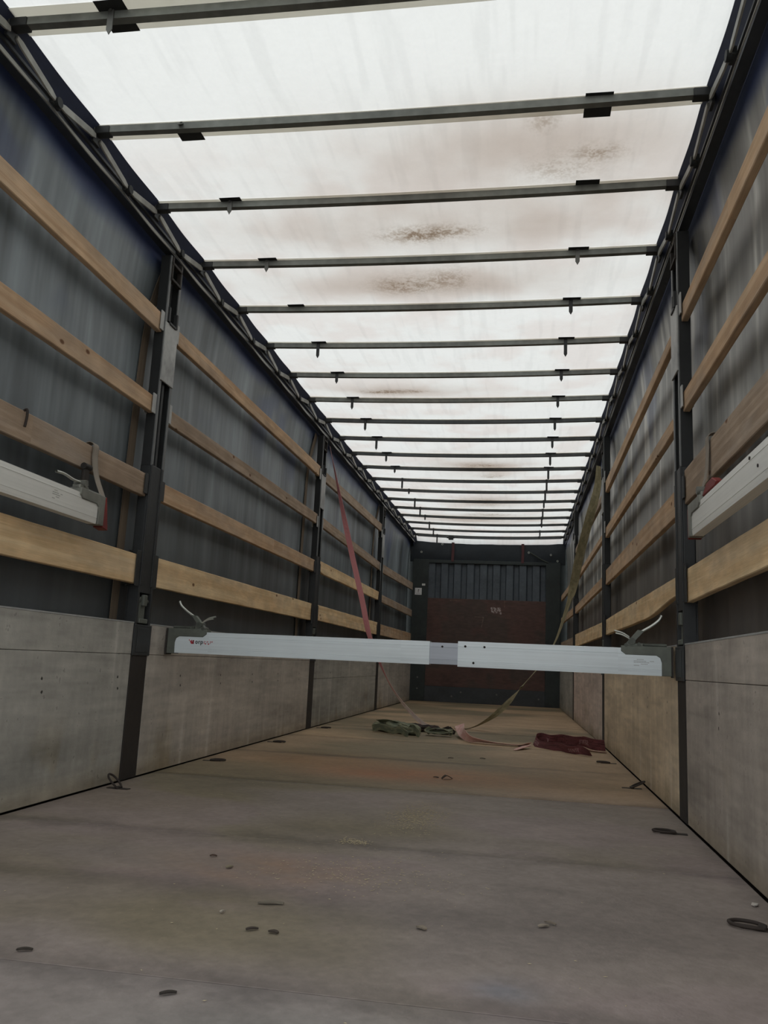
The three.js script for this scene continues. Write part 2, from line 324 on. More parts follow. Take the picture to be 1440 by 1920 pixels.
// ------------------------------------------------------------------ front wall (bulkhead)
{
  const w = structure('wall_front', [0, 0, ZF]);
  const x0 = -1.262, x1 = 1.178;
  const green = bumped(std(0x66707a, { map: wearTile, roughness: 0.6, metalness: 0.1 }), 0.001), greenDark = bumped(std(0x3b4444, { map: wearTile, roughness: 0.65 }), 0.001);
  // corrugated sheet: pressed ribs
  const prof = [], n = 9, xa = -1.0, xb = 0.95, pitch = (xb - xa) / n;
  for (let i = 0; i < n; i++) { const x = xa + i * pitch; prof.push([x, 0.04], [x + pitch * 0.5, 0.04], [x + pitch * 0.6, 0.0], [x + pitch * 0.92, 0.0]); }
  prof.push([xb, 0.04]);
  const outline = [...prof, ...prof.slice().reverse().map(([x, z]) => [x, z - 0.004])].map(([x, z]) => [x, -z]);
  const g = extrudeXY(outline, 1.4, 2.29); g.rotateX(-Math.PI / 2); // outline x,-z drawn up along y
  mesh('corrugated_sheet', g, green, w, 'grey-green pressed steel sheet with upright ribs');
  mesh('corner_post', cbox(x0, -0.995, 0, 2.34, -0.06, 0.075, 0.006), greenDark, w);
  mesh('corner_post', cbox(0.945, x1, 0, 2.31, -0.06, 0.075, 0.006), greenDark, w);
  mesh('top_beam', cbox(x0, x1, 2.28, 2.335, -0.06, 0.07, 0.006), greenDark, w);
  const boardMap = tex(1024, 768, (u, v) => {
    const n1 = fbm(u * 5, v * 4, 4), n2 = fbm(u * 30, v * 60, 3); const x = -1.0 + u * 1.955, y = 0.25 + v * 1.44;
    let c = [104, 74, 66], s = 0.85 + 0.4 * (n1 - 0.5) + 0.25 * (n2 - 0.5);
    c = mix3(c, [70, 62, 56], 0.6 * ss(0.5, 0.7, n1));
    const chalk = (d, wd) => 0.75 * ss(wd, wd * 0.3, d) * (0.35 + 0.9 * ss(0.35, 0.6, fbm(u * 160, v * 120, 2)));
    const seg = (ax, ay, bx, by) => { const t = clamp01(((x - ax) * (bx - ax) + (y - ay) * (by - ay)) / ((bx - ax) ** 2 + (by - ay) ** 2)); return Math.hypot(x - ax - t * (bx - ax), y - ay - t * (by - ay)); };
    let k = 0;
    for (const q of [[0.07, 1.555, 0.08, 1.5], [0.1, 1.555, 0.135, 1.545], [0.135, 1.545, 0.105, 1.49], [0.105, 1.49, 0.15, 1.49], [0.17, 1.55, 0.2, 1.55], [0.2, 1.55, 0.19, 1.52], [0.17, 1.55, 0.17, 1.52], [0.17, 1.52, 0.21, 1.52], [0.2, 1.545, 0.215, 1.47]]) k = Math.max(k, chalk(seg(...q), 0.026));
    c = mix3(c, [232, 220, 216], k);
    let d = Math.min(seg(-0.2, 1.40, -0.06, 1.40), seg(-0.06, 1.40, -0.09, 1.24));
    c = mix3(c, [150, 130, 112], 0.6 * chalk(d, 0.012));
    c = mix3(c, [150, 120, 96], 0.55 * chalk(Math.min(seg(-0.62, 1.66, -0.4, 1.66), seg(0.28, 1.69, 0.28, 1.58)), 0.014));
    return [c[0] * s, c[1] * s, c[2] * s];
  });
  const bg = cbox(-1.0, 0.955, 0.25, 1.69, 0.041, 0.062, 0.003), p = bg.attributes.position, uv = bg.attributes.uv;
  for (let i = 0; i < p.count; i++) uv.setXY(i, (p.getX(i) + 1.0) / 1.955, (p.getY(i) - 0.25) / 1.44);
  mesh('plywood_board', bg, std(0xffffff, { map: boardMap, roughness: 0.6 }), w, 'red-brown plywood board with chalk marks');
  mesh('kick_plate', cbox(-1.0, 0.955, 0, 0.249, 0.03, 0.068, 0.003), std(0x4a4f54, { map: wearTile, roughness: 0.6 }), w);
  for (const [x, y] of [[-0.4, 0.17], [0.18, 0.16], [0.85, 0.12], [-1.12, 0.38], [-1.12, 0.2], [-0.55, 0.1]]) mesh('bolt', cyl(0.014, 0.012, 'z', 8).translate(x, y, y > 0.17 && x < -1 ? 0.079 : 0.072), M.castLight, w);
  // slack tarpaulin between the steel top beam and the roof
  const tm = std(0x363e46, { roughness: 0.7, side: THREE.DoubleSide, map: wearTile });
  mesh('tarpaulin_header', grid(60, 10, (s, t) => { const x = mix(x0 - 0.06, x1 + 0.08, s), y = 2.3 + 0.365 * t - 0.012 * Math.sin(s * 7) * t; return [x, y, 0.02 + 0.03 * Math.sin(t * 3.1) * (0.5 + fbm(x * 3, y * 3, 3)) + 0.02 * (fbm(x * 8 + y * 3, y * 2, 2) - 0.5)]; }, (s, t, q) => [q[0], q[1]]), tm, w);
  for (const x of [-0.6, 0.56]) mesh('pull_strap', ribbon([V(x, 2.31, 0.085), V(x + 0.004, 2.5, 0.075), V(x, 2.645, 0.06)], [V(1, 0, 0)], 0.045, 0.003, 10), std(0x6b4548, { map: wearTile, roughness: 0.9 }), w, 'dull red webbing strap');
  for (const [x, y] of [[-1.13, 2.46], [1.02, 2.46], [1.13, 2.36], [-0.78, 2.6], [0.66, 2.49]]) mesh('eyelet', new THREE.TorusGeometry(0.013, 0.005, 6, 12).translate(x, y, 0.07), M.lever, w);
  mesh('cord', tube([V(0.68, 2.49, 0.075), V(0.78, 2.43, 0.085), V(0.9, 2.36, 0.075), V(0.98, 2.33, 0.08)], 0.012, 14, 6), std(0x3d423c, { roughness: 0.9 }), w);
  // pale notices on the left corner post
  const note = tex(128, 128, (u, v) => { const d = Math.min(Math.abs(u - 0.5) < 0.05 && v > 0.35 && v < 0.7 ? 0 : 1, Math.hypot(u - 0.55, v - 0.72) < 0.09 ? 0 : 1, Math.abs(v - 0.2) < 0.03 && u > 0.2 && u < 0.8 ? 0.4 : 1); const g = 120 + 105 * d; return [g, g, g]; });
  const pg = cbox(-1.215, -1.1, 1.735, 1.85, 0.0755, 0.079, 0.001), pp = pg.attributes.position, pu = pg.attributes.uv;
  for (let i = 0; i < pp.count; i++) pu.setXY(i, (pp.getX(i) + 1.215) / 0.115, (pp.getY(i) - 1.735) / 0.115);
  mesh('notice', pg, std(0xffffff, { map: note, roughness: 0.7 }), w, 'square pale notice');
  mesh('notice', cbox(-1.1, -1.045, 1.89, 1.925, 0.0755, 0.079, 0.001), M.white, w, 'small pale notice');
  mesh('backing', cbox(-1.5, 1.5, -0.1, 2.76, -0.09, -0.0605, 0.002), greenDark, w);
}

// ------------------------------------------------------------------ side posts
const ROWS = [2.235, 1.8, 1.393, 0.98];
function makePost(label) {
  const t = thing('side_post', label, 'post', [0, 0, 0], 0, 'steel posts between the side bays');
  // local: +x into the trailer, face at x = 0
  mesh('foot', cbox(-0.085, -0.001, 0, 0.572, -0.083, 0.083, 0.004), M.footSteel, t, 'rusty brown-black lower box of the post');
  mesh('lock_plate', [cbox(-0.08, -0.001, 0.57, 0.715, -0.083, 0.083, 0.004), cbox(0.0, 0.005, 0.57, 0.715, -0.093, 0.093, 0.002), cbox(0.004, 0.0075, 0.585, 0.7, -0.06, 0.06, 0.003)], M.blackSteel, t);
  mesh('lock_housing', [cbox(-0.06, -0.05, 0.7, 0.9, -0.08, 0.08), cbox(-0.055, 0, 0.7, 0.9, -0.08, -0.062), cbox(-0.055, 0, 0.7, 0.9, 0.062, 0.08), cbox(-0.055, -0.004, 0.868, 0.9, -0.07, 0.07)], M.blackSteel, t);
  mesh('latch', [cbox(-0.045, -0.01, 0.735, 0.85, -0.03, 0.03, 0.006), cbox(-0.015, 0.004, 0.805, 0.86, -0.02, 0.02, 0.005), cyl(0.012, 0.12, 'z', 10).translate(-0.02, 0.83, 0), cbox(-0.012, 0.002, 0.722, 0.745, -0.045, 0.045, 0.004)], M.cast, t);
  mesh('lower_channel', [cbox(-0.06, -0.004, 0.89, 1.5, -0.072, 0.072, 0.008), cbox(-0.01, 0.001, 0.9, 1.5, -0.072, -0.05, 0.004), cbox(-0.01, 0.001, 0.9, 1.5, 0.05, 0.072, 0.004)], M.blackSteel, t);
  mesh('upper_channel', [cbox(-0.055, -0.047, 1.49, 2.6, -0.068, 0.068), cbox(-0.006, 0, 1.49, 2.6, -0.075, -0.052), cbox(-0.006, 0, 1.49, 2.6, 0.052, 0.075)], M.postSteel, t);
  mesh('side_flange', cbox(-0.055, -0.0062, 1.49, 2.6, -0.074, -0.066), M.flange, t);
  mesh('side_flange', cbox(-0.055, -0.0062, 1.49, 2.6, 0.066, 0.074), M.flange, t);
  mesh('inner_rail', cbox(-0.045, -0.012, 1.49, 1.95, -0.012, 0.012, 0.003), M.blackSteel, t);
  mesh('cover_plate', cbox(-0.003, 0.006, 1.93, 2.24, -0.074, 0.074, 0.003), M.greySteel, t, 'worn bright cover plate');
  mesh('catch', [cbox(-0.03, 0.012, 2.235, 2.25, -0.04, 0.04, 0.004), cbox(-0.01, 0.014, 2.24, 2.32, -0.05, -0.034, 0.004), cbox(-0.03, 0.006, 2.25, 2.33, 0.028, 0.046, 0.004)], M.blackSteel, t);
  mesh('head_frame', [cbox(-0.02, 0.008, 2.47, 2.485, -0.06, 0.06, 0.003), cbox(-0.02, 0.008, 2.555, 2.57, -0.06, 0.06, 0.003), cbox(-0.02, 0.006, 2.485, 2.6, -0.06, -0.046, 0.003), cbox(-0.02, 0.006, 2.485, 2.6, 0.046, 0.06, 0.003)], M.footSteel, t);
  for (const [i, y] of ROWS.entries()) for (const s of [-1, 1]) {
    const h = i === 3 ? 0.085 : 0.05, w = i === 3 ? 0.042 : 0.036, m = i < 2 ? M.greySteel : M.blackSteel;
    const z = (a, b) => s > 0 ? [a, b] : [-b, -a];
    mesh('slat_pocket', [cbox(-0.0105, -0.004, y - h, y + h, ...z(0.076, 0.076 + w), 0.002), cbox(-0.055, -0.048, y - h, y + h, ...z(0.076, 0.076 + w), 0.002)], m, t);
  }
  return t;
}
{
  const proto = makePost('steel post on the left wall, nearest one, beside the left end of the white crossbar');
  const places = [
    [-1, 0.0, null],
    [-1, -3.42, 'steel post on the left wall with the pink strap tied to its top'],
    [-1, -6.84, 'farthest steel post on the left wall, near the corrugated front wall'],
    [1, 0.05, 'steel post on the right wall, nearest one, beside the right end of the white crossbar'],
    [1, -3.44, 'middle steel post on the right wall, just behind the top of the olive strap'],
    [1, -7.0, 'farthest steel post on the right wall, near the corrugated front wall'],
  ];
  for (const [s, z, label] of places) {
    let o = proto;
    if (label) { o = proto.clone(); o.name = numbered('side_post'); o.userData = { ...proto.userData, label }; scene.add(o); }
    o.position.set(s < 0 ? -1.237 : XR(z) - 0.003, 0, z); o.rotation.y = s < 0 ? 0 : Math.PI;
  }
}

// ------------------------------------------------------------------ side boards (drop-sides) along the floor
{
  const board = (tint, seed) => tex(1024, 256, (u, v) => {
    const x = u * 3.4, y = v * 0.74, n1 = fbm(x * 1.5 + seed, y * 6, 4), n2 = fbm(x * 5 + seed, y * 40, 4), n3 = fbm(x * 40, y * 40, 3), vs = fbm(x * 18 + seed, y * 1.2, 3);
    let s = 0.92 + 0.26 * (n1 - 0.5) + 0.16 * (n2 - 0.5) + 0.08 * (n3 - 0.5) + 0.14 * (vs - 0.5), c = tint.slice();
    c = mix3(c, [158, 142, 112], 0.5 * ss(0.6, 0.75, fbm(x * 3 + seed * 2, y * 3, 4)) * ss(0.4, 0.0, y));
    c = mix3(c, [150, 134, 108], 0.45 * ss(0.12, 0.0, y));
    c = mix3(c, [206, 203, 196], 0.4 * ss(0.7, 0.85, vs));
    if (n3 > 0.82) s *= 0.85;
    // screw heads
    const gx = (x + 0.1 * seed) % 0.62, gy = y - 0.42; for (const [ax, ay] of [[0.2, 0.0], [0.21, 0.05]]) if (Math.hypot(gx - ax, gy - ay) < 0.006) s *= 0.3;
    return [c[0] * s, c[1] * s, c[2] * s];
  });
  const mats = { grey: board([176, 174, 166], 1), dun: board([180, 171, 161], 21), warm: board([194, 187, 177], 5), beige: board([222, 204, 176], 9), pink: board([220, 202, 190], 13) };
  for (const k in mats) mats[k] = bumped(std(0xffffff, { map: mats[k], roughness: 0.66, specularIntensity: 0.4 }), 0.001, 7, 1.6);
  const LB = [
    [-1, 3.48, 0.09, 'grey', 0.575, 'grey side board on the left wall, nearest one, with a level seam below its top'],
    [-1, -0.092, -3.33, 'warm', 0.575, 'scuffed grey side board on the left wall behind the left half of the white crossbar'],
    [-1, -3.512, -6.75, 'grey', 0.42, 'grey side board on the left wall between the middle post and the farthest post'],
    [-1, -6.932, -10.12, 'warm', 0, 'farthest grey side board on the left wall, ending at the front wall'],
    [1, 3.48, 0.142, 'dun', 0.575, 'grey side board on the right wall, nearest one, with a level seam below its top'],
    [1, -0.042, -3.35, 'beige', 0, 'beige side board on the right wall below the right end of the white crossbar'],
    [1, -3.532, -6.91, 'pink', 0, 'pinkish side board on the right wall, beyond the maroon strap'],
    [1, -7.092, -10.12, 'grey', 0, 'farthest grey side board on the right wall, ending at the front wall'],
  ];
  for (const [s, z0, z1, mk, seam, label] of LB) {
    const len = z0 - z1, zc = (z0 + z1) / 2, far = s > 0 && zc < -3.5;
    const t = thing('side_board', label, 'side board', [s < 0 ? -WX : XR(zc), 0, zc], far ? 0.0092 : 0, 'low side boards along the floor');
    const parts = seam ? [['lower_board', 0.004, seam - 0.0007], ['upper_board', seam + 0.0007, 0.722]] : [['board', 0.004, 0.722]];
    for (const [n, y0, y1] of parts) {
      const g = cbox(s < 0 ? -0.024 : 0, s < 0 ? 0 : 0.024, y0, y1, -len / 2, len / 2, 0.0025), p = g.attributes.position, uv = g.attributes.uv;
      if (n === 'upper_board') g.translate(-s * 0.0008, 0, 0);
      for (let i = 0; i < p.count; i++) uv.setXY(i, (p.getZ(i) + len / 2) / 3.4, p.getY(i) / 0.74);
      mesh(n, g, mats[mk], t);
    }
    mesh('top_edge', cbox(s < 0 ? -0.026 : -0.002, s < 0 ? 0.002 : 0.026, 0.719, 0.7255, -len / 2, len / 2, 0.001), M.greySteel, t);
  }
}

// ------------------------------------------------------------------ wooden slats in the posts
{
  const wood = (a, b, seed, grey) => tex(2048, 256, (u, v) => {
    const x = u * 3.4, y = v * 0.36;
    let warp = 0.02 * (fbm(x * 1.2 + seed, y * 6, 3) - 0.5), knot = 0;
    for (let k = 0; k < 7; k++) {
      const kx = LAT[seed * 97 + k * 13] * 3.4, ky = LAT[seed * 53 + k * 29] * 0.36, d = Math.hypot((x - kx) * 0.55, y - ky);
      warp += 0.012 * Math.exp(-((d / 0.03) ** 2)); knot = Math.max(knot, ss(0.012, 0.005, d));
    }
    const g = fbm(x * 1.1 + seed, (y + warp) * 60, 4), f = fbm(x * 14, (y + warp) * 420, 2), st = fbm(x * 2.2 + seed * 3, y * 9, 4);
    let c = mix3(a, b, ss(0.3, 0.7, g));
    c = mix3(c, grey, 0.55 * ss(0.45, 0.75, st));
    c = mix3(c, [92, 60, 40], 0.75 * knot);
    const s = 0.96 + 0.08 * (f - 0.5) + 0.2 * (fbm(x * 9 + 3, y * 14, 3) - 0.5);
    return [c[0] * s, c[1] * s, c[2] * s];
  }, true);
  const mk = (m) => bumped(std(0xffffff, { map: m, roughness: 0.8, specularIntensity: 0.3 }), 0.001, 4, 2);
  const W = { pale: mk(wood([238, 212, 170], [224, 192, 148], 3, [222, 200, 168])), mid: mk(wood([208, 178, 146], [192, 160, 128], 6, [182, 162, 142])), old: mk(wood([180, 160, 140], [160, 140, 120], 11, [170, 158, 146])) };
  function slatGeo(z0, z1, ya, yb, s, xa, xb, seed, wane) {
    const r = rng(seed), n = 30, ch = 0.003, pos = [], uv = [], idx = [], ou = r(), ov = r(), bow = (r() - 0.5) * 0.012;
    for (let i = 0; i <= n; i++) {
      const t = i / n, z = mix(z0, z1, t), b = bow * Math.sin(Math.PI * t);
      const y0 = mix(ya[0], yb[0], t) + 0.003 * (fbm(z * 5 + seed, 1, 3) - 0.5) + (wane ? wane(t) : 0), y1 = mix(ya[1], yb[1], t) + 0.003 * (fbm(z * 5, seed, 3) - 0.5);
      const x0 = mix(xa, xb, t) - b * 0, x1 = x0 + 0.029;
      const ring = [[x0, y0 + ch], [x0, y1 - ch], [x0 + ch, y1], [x1 - ch, y1], [x1, y1 - ch], [x1, y0 + ch], [x1 - ch, y0], [x0 + ch, y0]];
      for (const [x, y] of ring) { pos.push(s * x, y, z); uv.push(z / 3.4 + ou, (y + (x - x0)) / 0.36 + ov); }
    }
    for (let i = 0; i < n; i++) for (let k = 0; k < 8; k++) { const a = i * 8 + k, b = i * 8 + (k + 1) % 8; s < 0 ? idx.push(a, a + 8, b, b, a + 8, b + 8) : idx.push(a, b, a + 8, b, b + 8, a + 8); }
    for (let k = 1; k < 7; k++) { const e = n * 8; s < 0 ? idx.push(0, k, k + 1, e, e + k + 1, e + k) : idx.push(0, k + 1, k, e, e + k, e + k + 1); }
    let g = new THREE.BufferGeometry(); g.setAttribute('position', new THREE.Float32BufferAttribute(pos, 3)); g.setAttribute('uv', new THREE.Float32BufferAttribute(uv, 2)); g.setIndex(idx);
    g = g.toNonIndexed(); g.computeVertexNormals();
    return g;
  }
  const bays = {
    L: [[0.08, 3.45], [-0.08, -3.34], [-3.5, -6.76], [-6.92, -10.11]],
    R: [[0.13, 3.45], [-0.03, -3.36], [-3.52, -6.92], [-7.08, -10.11]],
  };
  // row heights [bottom, top] at the near and far end of each slat, top row first
  const T = {
    L: [
      [['mid', [2.178, 2.276], [2.184, 2.263]], ['mid', [1.755, 1.84], [1.743, 1.848]], ['old', [1.332, 1.443], [1.326, 1.439]], ['pale', [0.906, 1.046], [0.903, 1.055]]],
      [['mid', [2.19, 2.27], [2.215, 2.31]], ['old', [1.75, 1.83], [1.78, 1.87]], ['mid', [1.343, 1.438], [1.352, 1.456]], ['pale', [0.908, 1.058], [0.925, 1.07]]],
      [['old', [2.215, 2.31], [2.262, 2.362]], ['old', [1.785, 1.875], [1.76, 1.86]], ['pale', [1.365, 1.474], [1.375, 1.482]], ['pale', [0.938, 1.074], [0.936, 1.09]]],
      [null, ['old', [1.75, 1.862], [1.81, 1.93]], ['old', [1.367, 1.464], [1.366, 1.478]], ['mid', [0.94, 1.078], [0.94, 1.09]]],
    ],
    R: [
      [['mid', [2.156, 2.234], [2.178, 2.27]], ['mid', [1.735, 1.822], [1.743, 1.816]], ['old', [1.32, 1.472], [1.328, 1.478]], ['pale', [0.898, 1.04], [0.93, 1.054]]],
      [['mid', [2.153, 2.207], [2.10, 2.2]], ['mid', [1.719, 1.785], [1.71, 1.797]], ['mid', [1.306, 1.43], [1.314, 1.437]], ['pale', [0.898, 1.033], [0.898, 1.024]]],
      [['old', [2.09, 2.16], [2.06, 2.12]], ['mid', [1.735, 1.79], [1.69, 1.757]], ['mid', [1.325, 1.415], [1.3, 1.39]], ['pale', [0.897, 1.018], [0.89, 1.04]]],
      [null, ['mid', [1.69, 1.77], [1.7, 1.79]], ['mid', [1.31, 1.4], [1.33, 1.43]], ['old', [0.9, 1.02], [0.9, 1.04]]],
    ],
  };
  const look = { pale: 'light pine slat', mid: 'brown wooden slat', old: 'weathered grey-brown slat' };
  const rowName = ['top', 'second', 'third', 'lowest'];
  const bayName = { L: ['in the bay nearest the viewer', 'between the nearest and middle posts', 'between the middle and farthest posts', 'between the farthest post and front wall'] };
  for (const S of ['L', 'R']) T[S].forEach((rows, b) => rows.forEach((q, r) => {
    if (!q) return;
    const s = S === 'L' ? -1 : 1, [za, zb] = bays[S][b], xo = (z) => (s < 0 ? 1.2515 : XR(z) + 0.0125);
    const wane = S === 'R' && b === 1 && r === 3 ? (t) => 0.05 * ss(0.32, 0.0, t) : S === 'L' && b === 2 && r === 2 ? (t) => 0.03 * ss(0.05, 0, t) : null;
    const m = mesh('wooden_slat', slatGeo(za, zb, q[1], q[2], s, xo(za), xo(zb), 100 + b * 10 + r + (s > 0 ? 50 : 0), wane), W[q[0]]);
    setup(m, `${look[q[0]]}, ${rowName[r]} row of the ${s < 0 ? 'left' : 'right'} wall, ${bayName.L[b]}`, 'slat', `wooden slats on the ${s < 0 ? 'left' : 'right'} wall`);
  }));
  // bent nail in the third left slat
  const nail = mesh('nail', tube([V(-1.256, 1.442, 1.118), V(-1.244, 1.448, 1.118), V(-1.239, 1.425, 1.12), V(-1.242, 1.38, 1.122)], 0.005, 12, 6), M.iron);
  setup(nail, 'dark bent nail over the third slat on the left wall', 'nail');
}

// ------------------------------------------------------------------ roof bows
const HOOKS = [ // hook drop at the left and right bracket of each bow (0 = bracket only)
  [0.085, 0], [0.03, 0], [0.06, 0], [0.06, 0.075], [0, 0.085], [0.1, 0.115], [0.075, 0.075], [0.09, 0.085], [0.1, 0.1], [0.12, 0.1], [0.09, 0.12], [0.07, 0.13], [0.12, 0.14], [0.06, 0.14], [0.13, 0.1], [0.13, 0.14], [0.07, 0.15], [0.1, 0.02], [0.12, 0.09], [0.14, 0.03],
];
{
  const ordinal = ['', 'second', 'third', 'fourth', 'fifth', 'sixth', 'seventh', 'eighth', 'ninth', 'tenth', 'eleventh', 'twelfth', 'thirteenth', 'fourteenth', 'fifteenth', 'sixteenth', 'seventeenth', 'eighteenth'];
  const hookGeo = (h) => merge([
    extrudeXY([[-0.011, 0.018], [0.011, 0.018], [0.011, -h + 0.02], [0.0, -h], [-0.011, -h + 0.02]], 0, 0.004, 0.0008),
    cyl(0.005, 0.008, 'z', 8).translate(0, 0.008, 0.005),
  ]);
  const PL = [[[-0.085, 0.06], [-0.085, 0.06]], [[-0.11, 0.0], [-0.115, 0.03]], [[-0.055, 0.045], [-0.06, 0.05]], [[-0.05, 0.042], [-0.05, 0.042]]];
  BOWS.forEach((z, i) => {
    const label = i === 0 ? 'steel roof bow nearest the viewer, crossing the top left corner'
      : i === 19 ? 'thick dark roof bow closest to the front wall' : i === 18 ? 'thin roof bow next to the thick one at the front wall'
      : `${ordinal[i]} grey roof bow counted from the viewer${HOOKS[i][0] && HOOKS[i][1] ? ', a hook at each end' : HOOKS[i][0] ? ', a hook only at its left' : ', a hook only at its right'}`;
    const t = thing('roof_bow', label, 'roof bow', [0, 2.732, z], 0, 'steel roof bows under the white roof sheet');
    const h = i === 19 ? 0.045 : 0.03, pts = [];
    for (let k = 0; k <= 12; k++) { const x = (k / 12 - 0.5) * 2.36; pts.push(V(x, -bowSag(x, z) - (h - 0.03) / 2, 0)); }
    mesh('bow_tube', boxUV(ribbon(pts, [V(0, 0, 1)], 0.03, h, 24)), i > 7 ? M.plateBow ?? (M.plateBow = std(0x5d6265, { map: wearTile, roughness: 0.5, metalness: 0.2 })) : M.bowSteel, t);
    for (const s of [-1, 1]) mesh('end_fitting', [cbox(Math.min(s * 1.165, s * 1.245), Math.max(s * 1.165, s * 1.245), -0.022, 0.012, -0.021, 0.021, 0.003), cbox(Math.min(s * 1.225, s * 1.238), Math.max(s * 1.225, s * 1.238), -0.06, 0.01, -0.028, 0.028, 0.003)], M.blackSteel, t);
    for (const s of [-1, 1]) {
      const x = s * (s < 0 ? 0.845 : 0.825), y = -bowSag(x, z), hk = HOOKS[i][s < 0 ? 0 : 1];
      if (i < 12) mesh('bracket_plate', cbox(x - 0.052, x + 0.052, y + 0.0152, y + 0.0172, ...PL[Math.min(i, 3)][s < 0 ? 0 : 1], 0.0006), M.plate, t);
      if (hk) { const g = hookGeo(hk); if (i === 1) g.rotateX(-0.9); mesh('hook', g.translate(x - 0.005, y + 0.004, 0.0165), i < 4 ? M.hook : M.blackSteel, t); }
    }
    if (i === 19) mesh('clamp', [cbox(-0.66, -0.58, -0.085, -0.02, -0.03, 0.03, 0.008), cbox(-0.69, -0.56, -0.06, -0.045, -0.02, 0.02, 0.005)], M.plate, t, 'black clamp under the bow');
  });
}

// ------------------------------------------------------------------ folding links between the bows, along each rail
for (const s of [-1, 1]) {
  const t = thing('roof_folding_linkage', `chain of folding steel links along the ${s < 0 ? 'left' : 'right'} roof rail`, 'linkage', [s * 1.222, 2.6, 0]);
  const arm = (za, ya, zb, yb) => {
    const L = Math.hypot(zb - za, yb - ya), g = merge([
      extrudeXY([[-L / 2, -0.009], [-L / 2 + 0.03, -0.015], [L / 2 - 0.03, -0.015], [L / 2, -0.009], [L / 2, 0.009], [L / 2 - 0.03, 0.015], [-L / 2 + 0.03, 0.015], [-L / 2, 0.009]], -0.004, 0.004, 0.001)]);
    g.rotateY(-Math.PI / 2); // length now along z
    g.rotateX(-Math.atan2(yb - ya, zb - za));
    return g.translate(0, (ya + yb) / 2 - 2.6, (za + zb) / 2);
  };
  const zs = [2.1, ...BOWS];
  for (let i = 0; i < zs.length - 1; i++) {
    const a = zs[i], b = zs[i + 1], m = (a + b) / 2;
    mesh('link_arm', arm(b + 0.02, 2.698, m - 0.02, 2.648), M.linkSteel, t);
    mesh('link_arm', arm(m + 0.02, 2.648, a - 0.02, 2.698), M.linkSteel, t);
    mesh('link_joint', [cyl(0.02, 0.02, 'x', 12).translate(-s * 0.001, 0.046, m), cbox(Math.min(s * 0.003, s * 0.02), Math.max(s * 0.003, s * 0.02), 0.03, 0.062, m - 0.03, m + 0.03, 0.004)], M.plate, t);
  }
}

// ------------------------------------------------------------------ load bars
function decal(w, h, draw) { // ink on a bare surface: colour canvas and its mask
  const make = (ink) => { const c = document.createElement('canvas'); c.width = w; c.height = h; const g = c.getContext('2d'); g.fillStyle = ink ? '#000000' : '#7a7c7a'; g.fillRect(0, 0, w, h); draw(g, (col) => (ink ? '#ffffff' : col)); const t = new THREE.CanvasTexture(c); if (!ink) t.colorSpace = THREE.SRGBColorSpace; return t; };
  return std(0xffffff, { map: make(false), alphaMap: make(true), transparent: true, roughness: 0.5 });
}
const logoPrint = decal(512, 128, (g, k) => {
  g.fillStyle = k('#a8323e'); g.beginPath(); g.arc(92, 62, 30, 0.3, 4.2); g.lineTo(96, 60); g.fill(); g.fillRect(76, 30, 10, 62); g.fillRect(34, 26, 14, 18); g.fillRect(52, 44, 14, 14);
  g.fillStyle = k('#7d1f2b'); g.fillRect(96, 34, 26, 58);
  g.font = 'bold 82px sans-serif'; g.fillStyle = k('#26282a'); g.fillText('orp', 140, 88);
  g.fillStyle = k('#b0555c'); for (const [x, y, a, b] of [[286, 40, 10, 44], [304, 44, 14, 12], [306, 70, 20, 22], [334, 40, 10, 30], [352, 74, 26, 20], [350, 44, 12, 16], [384, 46, 30, 12], [388, 66, 12, 14], [420, 40, 12, 20]]) g.fillRect(x, y, a, b);
});
const smallPrint = decal(256, 192, (g, k) => {
  g.fillStyle = k('#80817a');
  for (const [x, y, w] of [[60, 40, 60], [30, 66, 120], [30, 90, 150], [100, 116, 70], [30, 140, 50], [190, 66, 30]]) for (let q = 0; q < w; q += 14) g.fillRect(x + q, y, 9, 9);
});
// hollow profile with two shallow grooves in its faces; length along x
function barProfile(x0, x1, y0, y1, d) {
  const h = y1 - y0, z = d / 2, f = [], yy = [0, 0.2, 0.205, 0.225, 0.23, 0.77, 0.775, 0.795, 0.8, 1], in_ = [0, 0, 0.0015, 0.0015, 0, 0, 0.0015, 0.0015, 0, 0];
  for (let i = 0; i < yy.length; i++) f.push([z - in_[i] - (i === 0 || i === 9 ? 0.002 : 0), y0 + h * yy[i]]);
  const out = [...f, ...f.slice().reverse().map(([a, b]) => [-a, b])];
  const g = extrudeXY(out.map(([a, b]) => [a, b]), x0, x1); // outline (z, y) drawn along z
  g.rotateY(Math.PI / 2); g.scale(1, 1, -1);
  const p = g.attributes.position; // rotateY: (x,y,z)->(z,y,-x)
  const idx = []; for (let i = 0; i < p.count; i += 3) idx.push(i, i + 2, i + 1);
  g.setIndex(idx); const r = g.toNonIndexed(); r.computeVertexNormals();
  return boxUV(r);
}
function lShape(x, s, y0, y1, arm, drop, wdt) { // casting round the bar's end; s = direction towards the bar's middle
  const P = [[0, y0], [wdt, y0], [wdt, y1 - drop - 0.03], [wdt + 0.006, y1 - drop - 0.01], [wdt + 0.022, y1 - drop], [arm - 0.02, y1 - drop], [arm, y1 - drop + 0.015], [arm, y1 + 0.012], [0, y1 + 0.012]];
  const q = P.map(([a, b]) => [x + s * a, b]);
  return s > 0 ? q : q.reverse();
}
